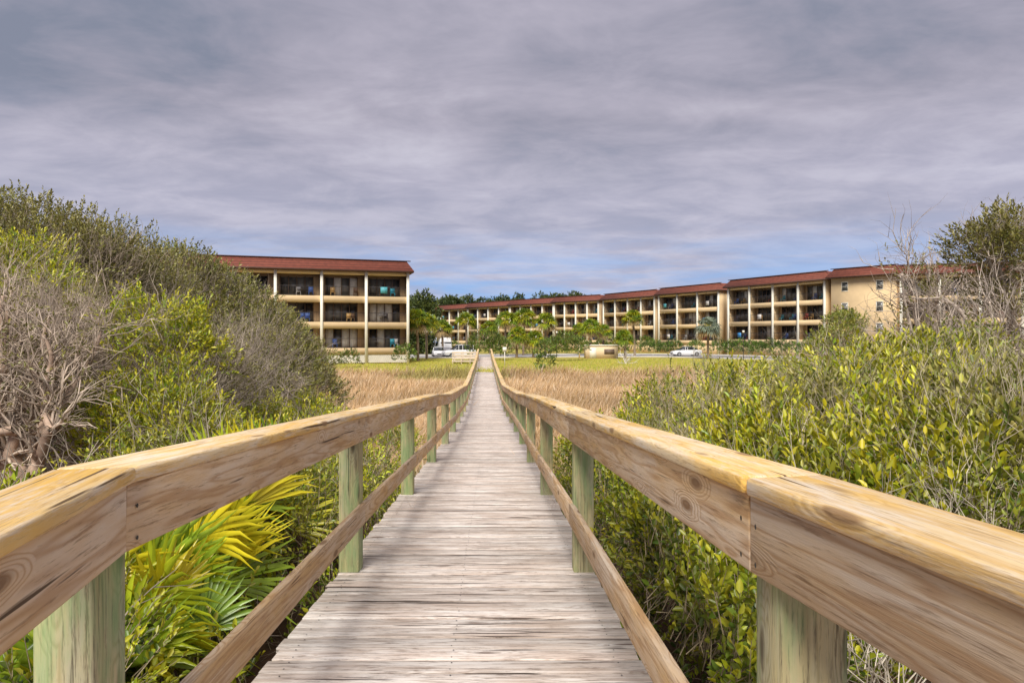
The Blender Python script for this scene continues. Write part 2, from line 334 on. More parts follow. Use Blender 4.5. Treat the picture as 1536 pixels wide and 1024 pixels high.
def condo(name,segs,fh=2.85,nf=3,depth=11,base_kind='wall',endwin=()):
    root=empty(name)
    walls,cols,glass,fr,rl,roof,ch=MB(),MB(),MB(),MB(),MB(),MB(),MB()
    for (p0,p1,nb,bz,dz,kind) in segs:
        p0=np.array(p0,float);p1=np.array(p1,float); d=p1-p0; L=np.linalg.norm(d); u=d/L; n=np.array([u[1],-u[0]])
        B0=bz+dz
        def T(v): return np.c_[p0[0]+v[:,0]*u[0]+v[:,1]*n[0],p0[1]+v[:,0]*u[1]+v[:,1]*n[1],v[:,2]]
        def bx(mb,x0,x1,y0,y1,z0,z1,mat=0,col=(1,1,1)):  mb.add(T(boxv(x0,x1,y0,y1,z0,z1)),BF[:,::-1],mat,col)
        top=B0+fh*nf
        o=.75; i_=-.35; rh=1.3
        V=[];zb=top-.12
        for (a,z) in ((o,zb),(o,zb+.16),(i_,zb+rh),(i_-.15,zb+rh)):
            V+= [[-a*(.6),a,z],[L+a*.6,a,z],[L+a*.6,-depth-a,z],[-a*.6,-depth-a,z]]
        V=T(np.array(V,float)); F=[];mt=[]
        for r in range(3):
            for k in range(4): F.append([r*4+k,r*4+(k+1)%4,(r+1)*4+(k+1)%4,(r+1)*4+k]); mt.append([1,0,0][r])
        F.append([12,13,14,15]);mt.append(0);F.append([3,2,1,0]);mt.append(1)
        roof.add(V,F,np.array(mt))
        bx(roof,-.2,L+.2,.18-.55,.36-.55,zb+rh+.003,zb+rh+.10,1)
        bx(roof,.05,L-.05,.752,.80,zb+.01,zb+.13,1)
        if kind=='blank':
            bx(walls,0,L,-depth,0,0,top-.13)
            for f in range(nf):
                for wx in (L*.18,L*.72):
                    z0=B0+f*fh+.95; bx(glass,wx,wx+.75,-.02,.012,z0,z0+1.15,0); bx(fr,wx-.08,wx+.83,.0,.03,z0-.08,z0-.003,1);bx(fr,wx-.08,wx+.83,.0,.03,z0+1.153,z0+1.24,1)
                    bx(fr,wx-.08,wx-.003,.0,.03,z0,z0+1.15,1);bx(fr,wx+.753,wx+.83,.0,.03,z0,z0+1.15,1); bx(fr,wx,wx+.75,.013,.03,z0+.55,z0+.6,1)
            continue
        rec=1.5; w=L/nb
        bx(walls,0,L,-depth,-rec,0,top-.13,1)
        bx(walls,.003,.15,-rec+.003,-.06,0,top-.13); bx(walls,L-.15,L-.003,-rec+.003,-.06,0,top-.13)
        bx(walls,0,L,-rec+.004,-.25,0,B0-.003,1) if base_kind=='lattice' else bx(walls,.0,L,-rec+.004,-.04,0,B0-.75)
        for f in range(nf):
            z0=B0+f*fh
            bx(walls,.155,L-.155,-rec+.005,-.002,z0-.20,z0)
            bx(walls,.155,L-.155,-.12,.03,z0-.70,z0+.02)
        bx(walls,.155,L-.155,-.12,.03,top-.50,top-.135)
        for k in range(nb+1):
            x=k*w
            wd=.15; xa=min(max(x-wd,0),L-2*wd)
            bx(cols,xa,xa+2*wd,-.10,.16,.0,top-.135)
            if 0<k<nb: bx(walls,x-.08,x+.08,-rec+.006,-.125,B0,top-.14)
        for f in range(nf):
            z0=B0+f*fh+.02
            for k in range(nb):
                xa=k*w+.45; xb=(k+1)*w-.3; ww=xb-xa; xb=xa+ww*.86
                z1=z0+2.08; n3=4 if ww>3 else 3; sw=(xb-xa)/n3
                for q in range(n3):
                    cur=random.random()<.25
                    bx(glass,xa+q*sw+.05,xa+(q+1)*sw-.05,-rec+.01,-rec+.04,z0+.06,z1,1 if cur else 0)
                    bx(fr,xa+q*sw-.04,xa+q*sw+.045,-rec+.01,-rec+.07,z0,z1+.06,0)
                bx(fr,xa,xb,-rec+.01,-rec+.065,z1+.063,z1+.12,0); bx(fr,xb-.045,xb+.04,-rec+.01,-rec+.07,z0,z1+.06,0)
                bx(rl,k*w+.16,(k+1)*w-.16,-.06,-.02,z0+1.02,z0+1.07); bx(rl,k*w+.16,(k+1)*w-.16,-.055,-.025,z0+.10,z0+.13)
                nbx=int((w-.3)/.16)
                for q in range(nbx):
                    xx=k*w+.2+(w-.4)*q/(nbx-1); bx(rl,xx-.010,xx+.010,-.05,-.03,z0+.131,z0+1.019)
                for q in range(random.choice([1,2,2,3])):
                    cxx=random.uniform(xa+.3,xb); cy=random.uniform(-1.1,-.55)
                    col=random.choice([(.06,.05,.05),(.05,.04,.04),(.45,.06,.04),(.07,.14,.40),(.6,.58,.55),(.15,.08,.04),(.03,.30,.40),(.5,.3,.1)])
                    bx(ch,cxx-.25,cxx+.25,cy-.25,cy+.25,z0+.42,z0+.48,0,col); bx(ch,cxx-.25,cxx+.25,cy-.27,cy-.22,z0+.481,z0+1.0,0,col)
                    for (a,b2) in ((-.24,-.24),(.2,-.24),(-.24,.2),(.2,.2)): bx(ch,cxx+a,cxx+a+.04,cy+b2,cy+b2+.04,z0,z0+.419,0,col)
                if random.random()<.12:
                    cxx=random.uniform(xa+.3,xb-.9); col=random.choice([(.05,.25,.55),(.6,.1,.08),(.1,.4,.45),(.7,.65,.6)]); bx(ch,cxx,cxx+.75,-.016,-.006,z0+.35,z0+1.08,0,col)
                if random.random()<.45:
                    cxx=random.uniform(xa+.5,xb-.5); col=(.1,.08,.07)
                    bx(ch,cxx-.4,cxx+.4,-1.3,-.75,z0+.70,z0+.74,0,col); bx(ch,cxx-.03,cxx+.03,-1.05,-1.0,z0,z0+.699,0,col)
        if base_kind=='lattice':
            q=-1.6
            while q<L:
                for sgn in (1,-1):
                    a=max(q,.2); b2=min(q+1.5,L-.2)
                    if b2>a+.05:
                        za=.1+(a-q)/1.5*(B0-.85); zb2=.1+(b2-q)/1.5*(B0-.85)
                        if sgn<0: za,zb2=B0-.75-za+.1,B0-.75-zb2+.1
                        off=.0 if sgn>0 else .022
                        v=T(np.array([[a,-.06+off,za],[b2,-.06+off,zb2],[b2,-.06+off,zb2+.07],[a,-.06+off,za+.07]])); cols.add(v,[[0,1,2,3]])
                q+=.24
    walls.build('walls',[M_tan,M_inner],root); cols.build('columns',[M_cream],root) if cols.n else None
    glass.build('windows',[M_glass,M_curt],root); fr.build('frames',[M_frame,M_cream],root)
    if rl.n: rl.build('balcony_railings',[M_railm],root); ch.build('balcony_chairs',[M_plas],root)
    roof.build('roof',[M_roof,M_fasc],root); return root
condo('beachfront_condo_building',[((-48,65.9),(-11.6,77),8,1.75,0,'b')],base_kind='lattice')
pts=[(-22.4,192),(-11.5,178),(-.5,165.5),(9.5,155),(18.6,146)]
segs=[]
for i in range(4):
    segs.append((pts[i],pts[i+1],4,2.0,-.1+.12*i,'b'))
segs+= [((19.3,144.5),(27.2,129.8),4,2.0,.25,'b'),((27.6,128.6),(34.9,115),3,2.0,.35,'b')]
segs+= [((35.6,112.6),(44.2,96.2),4,2.0,.55,'b')]
segs+= [((44.5,95.2),(49.8,88.6),1,2.0,.65,'blank'),((50.1,88.2),(84,77),8,2.0,.5,'b')]
condo('curved_condo_building',segs)
# ------------------------------------------------------------ vegetation generators
OL=[(.20,.20,.045),(.26,.25,.055),(.15,.165,.035),(.32,.29,.08)]
BR=[(.40,.46,.02),(.54,.54,.025),(.24,.36,.02),(.13,.23,.02),(.62,.56,.03)]
MX=[(.21,.27,.035),(.32,.36,.04),(.13,.20,.03),(.40,.39,.06)]
DG=[(.08,.14,.025),(.13,.20,.03),(.06,.10,.02)]
GY=(.48,.40,.32)
def inside_deck(P,m=.12):
    return (np.abs(P[:,0]-dcx(P[:,1]))<W+m)&(P[:,2]>ddz(P[:,1])-.30)&(P[:,1]<86)
def shell(c,r,n,lo=.72,hi=1.08,bias=True):
    d=rv(int(n)); 
    if bias: d[:,2]=np.where(d[:,2]<-.35,-d[:,2],d[:,2])
    t=R.uniform(lo,hi,(len(d),1)); t*=1+.24*pn(d*2.6+c.sum(),1.6)[:,None]
    return c+d*t*np.array(r),d
def shrub(name,lobes,dens,k,ls,pal,tip=None,near=False,twd=0,twcol=GY,thr=-9,stemr=.003,L=.22,twl=.6,twr=.006,trunk=None,W_=.42,gap_scale=2.2,inner=.3):
    mb=MB()
    for (c,r) in lobes:
        c=np.array(c,float);r=np.array(r,float); area=4*math.pi*((r[0]*r[1]+r[1]*r[2]+r[0]*r[2])/3)
        P,D=shell(c,r,area*dens)
        keep=(P[:,2]>gz(P[:,0],P[:,1])+.02)&(~inside_deck(P,.16))
        if thr>-5: keep&=pn(P,gap_scale,3)+R.normal(0,.12,len(P))>thr
        P=P[keep];D=D[keep]
        if len(P):
            tint=(1+.4*pn(P,1.6,21))[:,None]
            sprigs(mb,P,D*.8+np.array([0,0,.5])+rv(len(P))*.45,L*R.uniform(.6,1.3,len(P)),k,ls,pal,tip,near,W_,stemr,tint=tint)
        if twd:
            P,D=shell(c,r*.9,area*twd,.5,.95); keep=(P[:,2]>gz(P[:,0],P[:,1]))&(~inside_deck(P,.5)); P=P[keep];D=D[keep]
            if len(P): twigs(mb,P,D+np.array([0,0,.4])+rv(len(P))*.4,twl*R.uniform(.5,1.2,len(P)),twr,4,1,twcol)
        if trunk:
            nb=trunk[1]; g=np.array([c[0],c[1],gz(c[0],c[1])-.1]) if trunk[0] is None else np.array(trunk[0],float)
            for q in range(nb):
                tgt=c+R.normal(size=3)*r*.35; p=g+np.r_[R.normal(size=2)*.12,0]; m=8; prev=p; dr=tgt-p; rr=trunk[2]
                w1=R.normal(size=3)*np.linalg.norm(dr)*.12
                for i in range(1,m+1):
                    t=i/m; x=p+dr*np.array([t**1.3,t**1.3,t**.9])+w1*math.sin(t*3.14)+R.normal(size=3)*.03*np.linalg.norm(dr)*.3
                    tubes(mb,prev,x,rr*(1-.75*(i-1)/m),rr*(1-.75*t),7,1,np.tile(np.array(twcol)*.9,(1,1)))
                    if i>2:
                        n2=4; dd=nrm(rv(n2)+np.array([0,0,.15])); twigs(mb,np.tile(x,(n2,1)),dd,r.mean()*.45,rr*.24,5,1,twcol,.45)
                    prev=x
    if mb.n: return mb.build(name,[M_leaf,M_bark])
def L_(px,py,D,rx,rz=None,ry=None):
    """centre from bearing: placed so lobe TOP sits at given elevation at distance D"""
    rz=rz or rx; x=(px-768)/1024*D; top=EYE+(505-py)/1024*D
    return ((x,D,top-rz),(rx,ry or rx,rz))
TO=(.44,.38,.10); PT=(.58,.47,.37)
shrub('live_oak_tree',[L_(-60,310,13,2.2,2.0),L_(60,312,13.5,1.8,1.7),L_(150,345,13.2,1.0,1.0),L_(40,420,11.5,1.6,1.5)],62,7,.07,OL,TO,twd=17,thr=-.3,trunk=((-8.2,11,1.0),3,.13),twl=.5,twr=.006,twcol=PT)
shrub('live_oak_tree',[L_(185,362,15,1.6,1.6),L_(130,430,13,1.4,1.4),L_(240,480,13,1.5,1.5)],58,7,.07,OL,TO,twd=18,thr=-.25,trunk=((-7.4,12.5,.9),3,.11),twl=.55,twr=.006)
shrub('live_oak_tree',[L_(275,376,18,1.5,1.6),L_(345,420,18.5,1.6,1.7),L_(330,490,16.5,1.6,1.6),L_(400,470,19,1.5,1.6)],50,7,.085,OL+MX[:1],TO,twd=15,thr=-.25,trunk=((-7.6,17,.6),4,.12),twl=.65,twr=.007)
shrub('live_oak_tree',[L_(430,500,20,1.3,1.3),L_(455,545,19,1.1,1.1),L_(390,540,17,1.5,1.4),L_(300,570,14,1.3,1.2)],50,7,.085,OL+MX[:1],TO,twd=13,thr=-.25,trunk=((-6.5,18,.3),3,.09),twl=.6,twr=.007)
shrub('bare_scrub_tree',[L_(40,430,9.0,1.2,1.0),L_(130,465,9.5,1.0,.9)],14,6,.05,OL,TO,twd=27,thr=.0,trunk=((-5.6,8.2,.9),3,.06),twl=.6,twr=.006,twcol=PT)
shrub('bare_scrub_tree',[L_(300,500,11.0,1.0,1.0),L_(380,480,13.5,1.1,1.1)],34,6,.06,OL,TO,twd=18,thr=-.15,trunk=(None,3,.05),twl=.6,twr=.006,twcol=GY)
def twisted(name,x0,y0,z0,tops,r0):
    mb=MB(); bc=np.array([[.60,.44,.33]])
    for (tx,ty,tz) in tops:
        p=np.array([x0,y0,z0])+np.r_[R.normal(size=2)*.10,0]; m=14; tgt=np.array([tx,ty,tz]); off=np.zeros(3); prev=p; dr=tgt-p
        for i in range(1,m+1):
            t=i/m; off=off*.75+R.normal(size=3)*.075; x=p+dr*np.array([t**.8,t**.8,t])+off*math.sin(min(t*1.3,1)*3.14*.8+.3)
            ra=r0*(1-.8*(i-1)/m); rb=r0*(1-.8*t); tubes(mb,prev,x,ra,rb,8,1,bc*R.uniform(.85,1.1))
            if i>5:
                n2=5; dd=nrm(rv(n2)+nrm(dr)*.4+np.array([0,0,.2])); e=twigs(mb,np.tile(x,(n2,1)),dd,R.uniform(.4,.9,n2),rb*.45,5,1,PT,.5)
                sprigs(mb,e,rv(n2)+[0,0,.5],.2,7,.05,OL,TO,False,.42,.003)
            prev=x
    mb.build(name,[M_leaf,M_bark])
twisted('twisted_oak_tree',-5.05,7.3,.9,[(-5.7,7.6,3.4),(-5.0,7.2,3.0),(-4.6,7.6,3.1),(-5.5,7.0,2.7),(-6.0,7.4,2.9)],.085)
twisted('twisted_oak_tree',-5.9,7.6,.9,[(-6.4,7.8,3.6),(-5.8,7.9,3.5),(-6.8,7.2,3.0),(-5.4,8.0,3.2)],.08)
for (px,py,D,r) in [(235,440,9.5,.6),(290,470,10,.45),(175,585,8,.5),(245,560,8,.65),(300,610,8.5,.5),(50,362,10.3,.5),(-10,372,10.3,.55),(390,610,12,.7),(460,600,15,.7),(470,620,12,.6),(200,470,9.6,.45)]:
    shrub('wax_myrtle_shrub',[L_(px,py,D,r,r),L_(px+20,py+45,D-.3,r*.75)],72,8,.062,BR,(.72,.64,.03),twd=6,thr=-.3)
for (px,py,D,r) in [(330,640,6.6,.6),(250,670,6.2,.55),(170,685,6.3,.45),(30,735,5.6,.4),(420,650,8,.6),(500,640,10,.55),(560,640,11,.5),(600,655,11,.4),(430,690,6.2,.45),(520,690,7.4,.4)]:
    shrub('low_shrub',[L_(px,py,D,r,r*.8),L_(px+30,py+50,D-.5,r*.8)],75,9,.052,random.choice([BR[:4],BR,MX]),(.68,.60,.03),twd=5,thr=-.45)
for (px,py,D,r) in [(60,860,3.2,.4),(-60,790,3.4,.45),(150,755,4.6,.4),(100,980,2.6,.3),(560,690,8,.4)]:
    shrub('ground_shrub',[L_(px,py,D,r,r*.6)],130,9,.042,DG+BR[:3],(.6,.55,.03),near=True,twd=8,thr=-.5)
mb=MB(); n=9000; Y=R.uniform(1.2,17,n); sgn=np.where(R.uniform(size=n)<.5,-1,1); X=dcx(Y)+sgn*(.78+R.uniform(0,1,n)**1.4*2.6)
G=gz(X,Y); H=R.uniform(0,.55,n)*(np.abs(X-dcx(Y))-.5).clip(.3,1); P=np.c_[X,Y,G+H]
k=(P[:,2]<ddz(Y)-.22)|(np.abs(X-dcx(Y))>1.12); k&=pn(P,1.4,31)>-.55; P=P[k]
sprigs(mb,P,rv(len(P))*.6+[0,0,.8],.2,8,.05,DG+BR[:4]+MX,(.62,.56,.04),True,.42,.003,tint=(1+.4*pn(P,1.2,5))[:,None])
P2=P[R.integers(0,len(P),900)]; twigs(mb,P2,rv(len(P2))*.7+[0,0,.6],.45,.0035,4,1,PT,.4)
mb.build('undergrowth',[M_leaf,M_bark])
# right-hand thicket
kinds=[(BR,(.76,.66,.03),6),(BR[:3]+MX,(.68,.60,.04),8),(MX,(.58,.52,.08),12),(BR,(.78,.66,.03),5),(OL+MX[:2],(.56,.48,.14),18)]
q=0
for (px,py,D,r) in [(960,640,9.5,.6),(1010,590,11,.8),(1060,560,13,.9),(1010,640,7.5,.6),(1080,615,7.5,.7),(1140,580,9,.9),(1180,562,11,1.0),(1240,545,9,.9),(1150,640,5.6,.6),(1230,605,6,.7),(1300,555,7,.7),(1380,540,7.3,.8),(1450,528,8,1.0),(1330,620,5,.6),(1420,598,5,.6),(1520,555,5.5,.75),(1250,690,4.4,.5),(1500,650,4.2,.55),(1400,680,4.1,.5),(1590,600,4.4,.7),(1195,600,8.2,.6),(1340,525,11,.7),(1290,590,6.3,.45),(1470,600,5.2,.4)]:
    pal,tp,tw=kinds[q%5]; q+=1; nr=D<6.5
    shrub('coastal_shrub',[L_(px,py,D,r,r*.9),L_(px-18,py+60,D-.4,r*.8,r*.8),L_(px+R.uniform(-30,30),py-8,D+.1,r*.35,r*.4)],(64 if nr else 52),8,(.066 if nr else .078),pal,tp,near=nr,twd=tw,thr=-.22,L=.28,twr=.0045,twl=.6,twcol=(.62,.53,.38),W_=.38)
for (px,py,D,r) in [(930,690,6.2,.5),(960,745,4.6,.5),(1010,790,3.7,.5),(1060,745,4.2,.55),(1100,870,2.9,.42),(1000,900,3.0,.35),(1180,770,3.6,.5),(1300,800,3.2,.55),(1420,860,2.8,.5),(1300,930,2.5,.4),(1080,1000,2.4,.3),(1500,760,3.3,.5),(905,650,8.5,.45),(880,660,9.5,.4),(950,840,3.5,.3),(915,770,4.5,.3),(985,960,2.75,.25),(1050,940,2.6,.3),(890,715,5.7,.3),(1400,1000,2.2,.3)]:
    pal,tp,tw=kinds[q%3]; q+=1
    shrub('coastal_shrub',[L_(px,py,D,r,r*.8)],120,9,.048,DG[:2]+pal[:4],(.64,.58,.03),near=True,twd=22,thr=-.36,L=.2,twr=.0035,twl=.45,twcol=(.66,.58,.46),W_=.46)
mb=MB(); n=330; X=R.uniform(2.2,8,n); Y=R.uniform(3.9,9.5,n); P=np.c_[X,Y,np.full(n,EYE-1.32)+(X-2)*.08]; P=P[pn(P,1.1,41)>-.1]; n=len(P)
d0=nrm(np.tile([0,0,1.],(n,1))+rv(n)*.35); Ls=R.uniform(.5,1.0,n); tubes(mb,P,P+d0*Ls[:,None],.005,.002,4,1,np.tile([.66,.58,.34],(n,1))*R.uniform(.8,1.15,(n,1)))
for t in np.linspace(.35,1,8): sprigs(mb,P+d0*(Ls*t)[:,None],d0+rv(n)*.5,.07,3,.06,[(.55,.55,.05),(.66,.62,.10),(.36,.44,.05)],(.8,.7,.12),True,.32,None)
mb.build('sea_oxeye_stems',[M_leaf,M_bark])
# sparse bare trees: building stays visible through the branches
shrub('bare_cedar_tree',[L_(1360,362,16,.4,.6),L_(1390,395,16,.7,1.0),L_(1430,415,16,.9,1.0),L_(1400,465,15.5,1.1,.9)],9,6,.085,OL,TO,twd=4.5,thr=.05,trunk=((9.9,15.8,1.0),3,.075),twl=1.1,twr=.013,twcol=(.60,.50,.41))
shrub('live_oak_tree',[L_(1530,322,11,.7,.6),L_(1610,305,11,1.2,1.3),L_(1478,345,11,.5,.42)],66,8,.072,OL,TO,twd=12,thr=-.22,trunk=((9.4,11.5,1.0),2,.07),twl=.5)
shrub('bare_cedar_tree',[L_(1545,430,10.5,.8,.8),L_(1500,455,10.5,.6,.6)],8,7,.065,OL,TO,twd=8,thr=.05,trunk=((8.0,10.5,1.0),3,.05),twl=.9,twr=.009,twcol=(.64,.54,.45))
shrub('shrubby_oak_tree',[L_(1265,464,26,.7,.9),L_(1255,492,25,.9,1.0)],34,7,.11,MX,TO,twd=6,thr=-.3,trunk=(None,2,.08))
# ------------------------------------------------------------ palmettos
def fan(mb,base,ctr_dir,stemL,bl,nb=28,spread=2.4,col=(.25,.32,.02),wid=.028,mat=0,segs=4,droop=.35,stemr=.008,lift=.25):
    base=np.array(base,float); d=np.array(ctr_dir,float); d/=np.linalg.norm(d)
    hub=base+d*stemL; tubes(mb,base,hub,stemr,stemr*.6,4,mat,np.tile(np.array([.48,.48,.06]),(1,1)))
    ref=rv(1)[0]*.5+np.array([0,0,1.]); s=np.cross(d,ref); s/=np.linalg.norm(s); up=np.cross(s,d)
    a=np.linspace(-spread,spread,nb)+R.normal(0,.03,nb)
    dirs=np.outer(np.cos(a),d)+np.outer(np.sin(a),s)+np.outer(lift+R.normal(0,.05,nb),up); dirs=nrm(dirs)
    Ls=bl*(.72+.28*np.cos(a/ spread*1.2))*R.uniform(.9,1.08,nb)
    side=nrm(np.cross(dirs,np.tile(up,(nb,1)))); nn=np.cross(side,dirs)
    rows=[]; ts=np.linspace(0,1,segs+1)
    for t in ts:
        c=hub+dirs*(Ls*t)[:,None]-np.array([0,0,1.])*(droop*Ls*t**2.4*R.uniform(.6,1.3,nb))[:,None]
        w=wid*(np.sin(min(t*1.25+.12,1.0)*math.pi*.5) if t<.6 else (1-t)*2.3+.04)
        rows+= [c+side*w*.5+nn*w*.25,c,c-side*w*.5+nn*w*.25]
    V=np.stack(rows,1).reshape(-1,3); k=3*(segs+1); b=(np.arange(nb)*k)[:,None]; F=[]
    for i in range(segs):
        F+=[b+np.array([[3*i,3*i+1,3*i+4,3*i+3]]),b+np.array([[3*i+1,3*i+2,3*i+5,3*i+4]])]
    c=np.tile(np.array(col),(nb,1))*R.uniform(.75,1.25,(nb,1))
    mb.add(V,np.concatenate(F),mat,np.repeat(np.clip(c,0,.95),k,0))
PC=[(.50,.58,.03),(.34,.48,.035),(.68,.64,.03),(.24,.38,.04),(.80,.68,.03)]
def palmetto(loc,nf,bl,stemL,lean=(0,0),amin=0,amax=6.28):
    mb=MB()
    for i in range(nf):
        a=R.uniform(amin,amax); e=R.uniform(.45,1.4); d=np.array([math.cos(a)*math.cos(e)+lean[0],math.sin(a)*math.cos(e)+lean[1],math.sin(e)])
        fan(mb,np.array(loc)+R.normal(0,.04,3),d,stemL*R.uniform(.7,1.15),bl*R.uniform(.75,1.1),30,R.uniform(.9,1.8),PC[R.integers(0,5)],.036,droop=.20)
    mb.build('saw_palmetto',[M_frond])
hp=math.pi/2
palmetto((-1.80,3.15,1.05),19,.52,.55,(-.08,-.1),hp,3*hp+.6); palmetto((-1.86,3.9,1.1),20,.66,.66,(-.1,0),hp-.3,3*hp+.5); palmetto((-1.62,2.55,.95),14,.44,.42,(-.1,-.1),hp,3*hp)
palmetto((-1.92,4.7,1.1),20,.70,.72,(-.1,0),hp-.3,3*hp+.3); palmetto((-2.5,3.4,1.05),16,.58,.6); palmetto((-2.1,6.2,1.0),14,.66,.7,(-.1,0),hp-.3,3*hp+.3); palmetto((-1.6,3.5,1.0),11,.40,.5,(-.15,-.1),hp,3*hp); palmetto((-2.0,2.9,1.0),12,.5,.5,(-.1,0),hp,3*hp)
palmetto((-1.98,5.4,1.05),14,.66,.7,(-.1,0),hp-.2,3*hp+.2)
palmetto((1.35,7.6,.5),9,.55,.5,(.3,0),-hp,hp); palmetto((1.3,9.2,.3),8,.6,.5,(.3,0),-hp,hp)
# ------------------------------------------------------------ cabbage palms
def cabbage(px,D,htop,cr=1.5,col=None,tr=.17):
    x=(px-768)/1024*D; z0=0.0; mb=MB(); h=htop-cr*.9; prev=np.array([x,D,z0]); lx=R.uniform(-.3,.3)
    for i in range(1,7):
        q=np.array([x+lx*(i/6)**2,D,z0+h*i/6]); tubes(mb,prev,q,tr*(1.1 if i<2 else 1),tr*1.02,8,1,np.tile(np.array([.30,.23,.16])*R.uniform(.8,1.2),(1,1))); prev=q
    for i in range(52):
        a=R.uniform(0,6.28); e=R.uniform(-.8,1.45); d=[math.cos(a)*math.cos(e),math.sin(a)*math.cos(e),math.sin(e)]
        c=np.array(col if col else PC[R.integers(0,4)])*R.uniform(.4,.9)
        if e<-.55: c=np.array([.40,.28,.12])
        fan(mb,prev,d,cr*.45,cr*.65,10,1.3,c,.13*cr/1.5,0,3,.6,.025)
    mb.build('cabbage_palm_tree',[M_frond,M_bark])
for a in [(627,84,6.8,2.0),(640,92,6.6,1.9),(664,108,6.0,1.8),(700,112,7.4,2.0),(757,108,7.4,2.0),(785,110,8.0,2.2),(775,98,4.8,1.8),(818,104,7.0,1.9),(885,108,6.2,2.0),(952,104,7.4,1.8),(1062,92,6.0,1.9,(.42,.50,.36)),(1266,74,6.2,1.8),(905,112,5.4,1.7),(800,99,4.2,1.7),(868,114,5.6,1.7),(735,115,6.0,1.8),(938,92,4.2,1.5)]: cabbage(*a)
# ------------------------------------------------------------ mid-ground shrubs & hedges
def midshrub(px,pyTop,D,r,pal=DG+OL,name='hedge_shrub',rz=None,d=9,ls=.20):
    rz=rz or r
    shrub(name,[L_(px,pyTop,D,r,rz)],d,7,ls,pal,None,thr=-.7,stemr=None,L=.3)
HG=DG+[(.18,.30,.04),(.24,.36,.05)]
for i,px in enumerate([972,985,1000,1012,1045,1078,1096,1110,1126,1140,1156,1172,1190,1208,1225,1245,1262,1280]):
    D=np.interp(px,[970,1280],[112,86]); midshrub(px,R.uniform(511,517),D,R.uniform(1.0,1.5),HG,rz=1.1)
for px,py,D,r in [(730,496,86,2.3),(748,505,88,1.6),(850,500,84,1.8),(835,506,84,1.3),(870,508,86,1.1),(608,519,72,1.2),(525,527,66,.9),(817,512,66,1.0),(818,530,64,.9),(815,550,60,.7)]:
    midshrub(px,py,D,r,HG+OL[:2],'landscape_shrub')
for px in range(660,980,22): midshrub(px+R.uniform(-6,6),R.uniform(505,515),R.uniform(122,128),R.uniform(1.2,1.8),HG+OL[:1],rz=1.5)
mb=MB()
def distant(px,py,D,rx,rz):
    c,r=L_(px,py,D,rx,rz); c=np.array(c);r=np.array(r); n=int(rx*rz*26); P,Dd=shell(c,r,n,.55,1.15); k=pn(P,.7,5)>-.35; P=P[k];Dd=Dd[k]
    sprigs(mb,P,Dd+[0,0,.3],.8,5,.75,[(.085,.12,.035),(.14,.17,.04),(.06,.09,.03)],None,False,.5,None)
    tubes(mb,[[c[0],c[1],0]],[[c[0],c[1],c[2]]],.3,.15,6,1,np.tile([.16,.10,.07],(1,1)))
for px in range(600,668,9): distant(px,R.uniform(447,462),150+R.uniform(0,30) if px<640 else 225,3,4.2)
for px in range(668,905,11): distant(px,R.uniform(441,455)+(4 if px<760 else 0),235+R.uniform(0,20),R.uniform(2.2,3.6),R.uniform(2.5,4.0))
for px in (606,622,634,646): distant(px,R.uniform(478,490),115,2.5,4)
for px in range(150,340,20): distant(px,R.uniform(450,470),95,4,4)
mb.build('distant_trees',[M_leaf,M_bark])
# ------------------------------------------------------------ marsh grass
mb=MB(); n=125000
Y=12+46*R.uniform(0,1,n)**.85; X=R.uniform(-1,1,n)*(5+.42*Y); 
k=(np.abs(X-dcx(Y))>.95)&(X>-(.30*Y+3))&(X<.36*Y+2.5); X=X[k];Y=Y[k]; n=len(X)
P=np.c_[X,Y,gz(X,Y)-.03]; cl=pn(P,.55,9); H=R.uniform(.6,1.2,n)*(1+.3*cl); wd=.006+.00042*Y
d=nrm(np.c_[R.normal(0,.22,n)+.08,R.normal(0,.22,n),np.ones(n)]); bend=np.c_[R.normal(.12,.25,n),R.normal(0,.25,n),-.08*np.ones(n)]
a=R.uniform(0,3.14,n); s=np.c_[np.cos(a),np.sin(a)*.4,np.zeros(n)]
rows=[]
for t,w in ((0,1),(.55,.8),(1,.12)):
    c=P+d*(H*t)[:,None]+bend*(H*t*t)[:,None]; rows+=[c+s*(wd*w)[:,None],c-s*(wd*w)[:,None]]
V=np.stack(rows,1).reshape(-1,3); b=(np.arange(n)*6)[:,None]
F=np.concatenate([b+np.array([[0,1,3,2]]),b+np.array([[2,3,5,4]])])
pal=pick([(.78,.53,.29),(.88,.64,.40),(.60,.38,.17),(.92,.74,.52),(.44,.30,.13),(.70,.47,.25)],n)
pal*= (1+.3*pn(P,.35,11))[:,None]; gm=(pn(P,.25,12)>.5)[:,None]; pal=np.where(gm,pal*np.array([.75,.88,.6]),pal)
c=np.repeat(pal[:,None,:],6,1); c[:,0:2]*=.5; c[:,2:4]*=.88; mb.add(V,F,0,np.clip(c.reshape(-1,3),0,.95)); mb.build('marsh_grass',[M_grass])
mb=MB(); n=30000; Y=R.uniform(57.5,95,n); X=R.uniform(-.35,.5,n)*Y; P=np.c_[X,Y,np.zeros(n)]; H=R.uniform(.06,.22,n)
s=np.c_[np.full(n,.03),np.zeros(n),np.zeros(n)]; V=np.stack([P-s,P+s,P+np.c_[R.normal(0,.05,n),R.normal(0,.05,n),H]],1).reshape(-1,3)
F=(np.arange(n)*3)[:,None]+np.array([[0,1,2]]); 
k=(Y<91); mb.add(V,F[k],0,np.repeat(pick([(.46,.46,.07),(.60,.50,.13),(.34,.40,.06)],n),3,0)); mb.build('lawn_grass',[M_grass])
